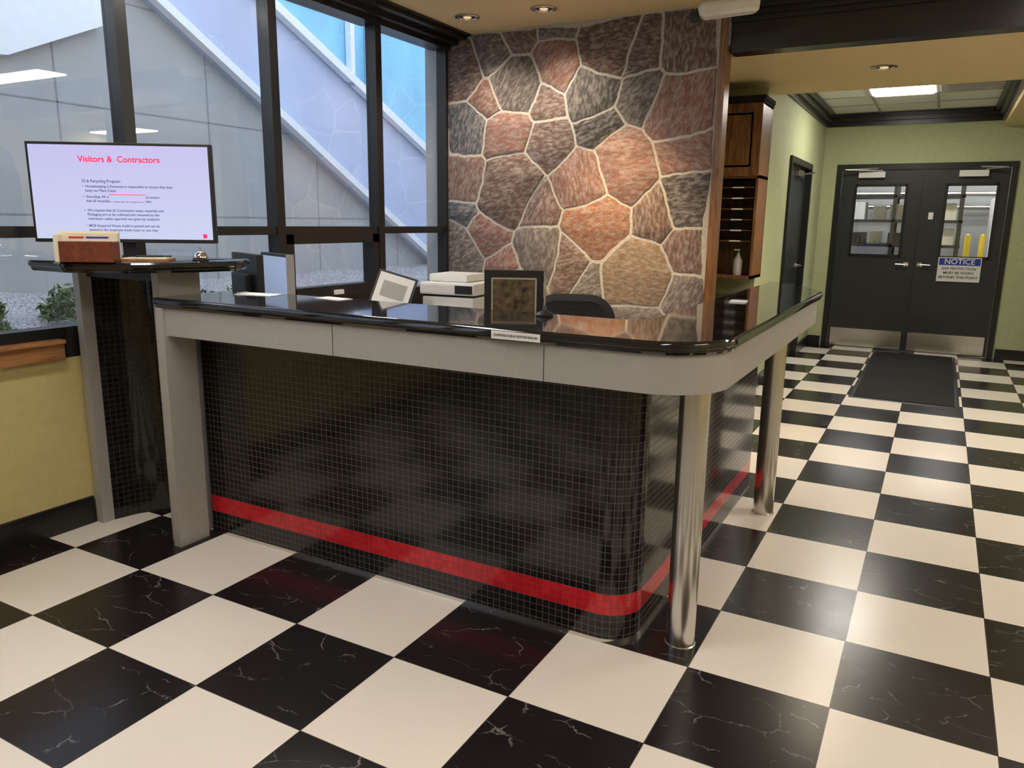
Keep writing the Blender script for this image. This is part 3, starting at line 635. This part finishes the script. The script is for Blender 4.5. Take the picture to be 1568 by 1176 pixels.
# ---------------------------------------------------------------- exterior
g=grp('exterior_building'); FX=-4.0
def quad(name,pts,mat,x=FX,th=.06):
    bm=bmesh.new(); a=[bm.verts.new((x,y,z)) for y,z in pts]; b=[bm.verts.new((x-th,y,z)) for y,z in pts]; n=len(pts)
    bm.faces.new(a); bm.faces.new(b[::-1])
    for i in range(n): bm.faces.new((a[i],a[(i+1)%n],b[(i+1)%n],b[i]))
    return finish(name,bm,mat,g)
quad('panel_wall',[(-6,.6),(22,.6),(22,7),(-6,7)],M['concrete'])
def line1(y): return 3.30-.565*(y-3.5)
def line2(y): return 3.55-.45*(y-4.95)
quad('stair_glazing',[(0.5,line1(.5)),(8.3,line1(8.3)),(8.3,line2(8.3)),(0.5,line2(.5))],M['extblue'],FX+.05)
quad('sky_glazing',[(3.3,line2(3.3)),(9.5,line2(9.5)),(9.5,7),(3.3,7)],M['extcyan'],FX+.05)
quad('stringer_1',[(-1,line1(-1)),(8.6,line1(8.6)),(8.6,line1(8.6)+.09),(-1,line1(-1)+.09)],M['extwhite'],FX+.16,.1)
quad('stringer_2',[(3,line2(3)),(9.5,line2(9.5)),(9.5,line2(9.5)+.10),(3,line2(3)+.10)],M['extwhite'],FX+.16,.1)
quad('canopy_panel',[(-5,2.2),(2.1,2.68),(2.9,3.05),(2.9,3.5),(-5,5.0)],M['extwhite'],FX+.10,.1)
for i,y in enumerate((6.0,6.35,8.0,8.25)): quad('post_%d'%i,[(y,line2(y)),(y+.07,line2(y+.07)),(y+.07,7),(y,7)],M['extwhite'],FX+.14,.08)
for i,y in enumerate([-2,-.5,1,2.5,4,5.5,7,8.5,10]): quad('joint_v%d'%i,[(y,.6),(y+.012,.6),(y+.012,7),(y,7)],M['greywall'],FX+.004,.01)
for i,z in enumerate([1.5,2.4,3.3,4.2,5.1]): quad('joint_h%d'%i,[(-6,z),(10,z),(10,z+.012),(-6,z+.012)],M['greywall'],FX+.004,.01)
bm=bmesh.new(); bmesh.ops.create_grid(bm,x_segments=40,y_segments=120,size=.5)
for v in bm.verts:
    x=-1.36-(v.co.x+.5)*2.7; y=-6+(v.co.y+.5)*26; t_=(v.co.x+.5); v.co=(x,y,.50+.40*t_+.05*noise.noise(Vector((x*3,y*3,0))))
finish('ground_gravel',bm,M['gravel'])
def shrub(x,y,z,r):
    g=grp('shrub',(x,y,z)); bm=bmesh.new()
    for k in range(420):
        u=random.uniform(-1,1); a=random.uniform(0,6.283); rr=r*random.uniform(.55,1); s=math.sqrt(1-u*u)
        c=Vector((rr*s*math.cos(a),rr*s*math.sin(a),abs(rr*u)*.8)); q=Matrix.Rotation(random.uniform(0,6),3,Vector((random.random(),random.random(),random.random()+.1)).normalized())
        L=r*.14
        vs=[bm.verts.new(c+q@Vector(p)*L) for p in ((-1,0,0),(0,-.35,0),(1,0,.1),(0,.35,0))]; bm.faces.new(vs)
    finish('foliage',bm,M['leaf'],g)
    for k in range(5):
        a=k*1.3; cylbetween('stem_%d'%k,(0,0,-.1),(r*.5*math.cos(a),r*.5*math.sin(a),r*.5),.008,M['wood'],g,6)
for x,y,r in ((-2.6,.9,.30),(-2.2,1.55,.28),(-3.0,1.9,.3),(-2.4,.2,.3),(-3.2,1.2,.28),(-2.7,2.6,.3),(-3.0,3.6,.3)): shrub(x,y,.50+.40*((-1.36-x)/2.7)+.04,r)

# ---------------------------------------------------------------- world
wd=bpy.data.worlds.new('sky'); S.world=wd; wd.use_nodes=True; nt=wd.node_tree; bg=nt.nodes['Background']
tc=N(nt,'ShaderNodeTexCoord'); sp=N(nt,'ShaderNodeSeparateXYZ'); nt.links.new(tc.outputs['Generated'],sp.inputs[0])
nt.links.new(mixc(nt,math_(nt,'MULTIPLY_ADD',sp.outputs[2],1.0,.1),(.84,.91,1.0),(.64,.77,1.0)),bg.inputs['Color']); bg.inputs['Strength'].default_value=2.25

# ---------------------------------------------------------------- camera
f,yaw,pit,rol=1178,math.radians(-28.669),math.radians(11.947),math.radians(.729)
fw=Vector((math.sin(yaw)*math.cos(pit),math.cos(yaw)*math.cos(pit),-math.sin(pit))); r=Vector((math.cos(yaw),-math.sin(yaw),0)); u=r.cross(fw)
r2=r*math.cos(rol)+u*math.sin(rol); u2=-r*math.sin(rol)+u*math.cos(rol)
cam=bpy.data.cameras.new('camera'); co=bpy.data.objects.new('camera',cam); COL.objects.link(co)
mw=Matrix((( r2.x,u2.x,-fw.x,2.435),(r2.y,u2.y,-fw.y,-1.4883),(r2.z,u2.z,-fw.z,1.4989),(0,0,0,1))); co.matrix_world=mw
cam.sensor_width=36; cam.lens=36*f/1568; cam.clip_start=.05
S.camera=co
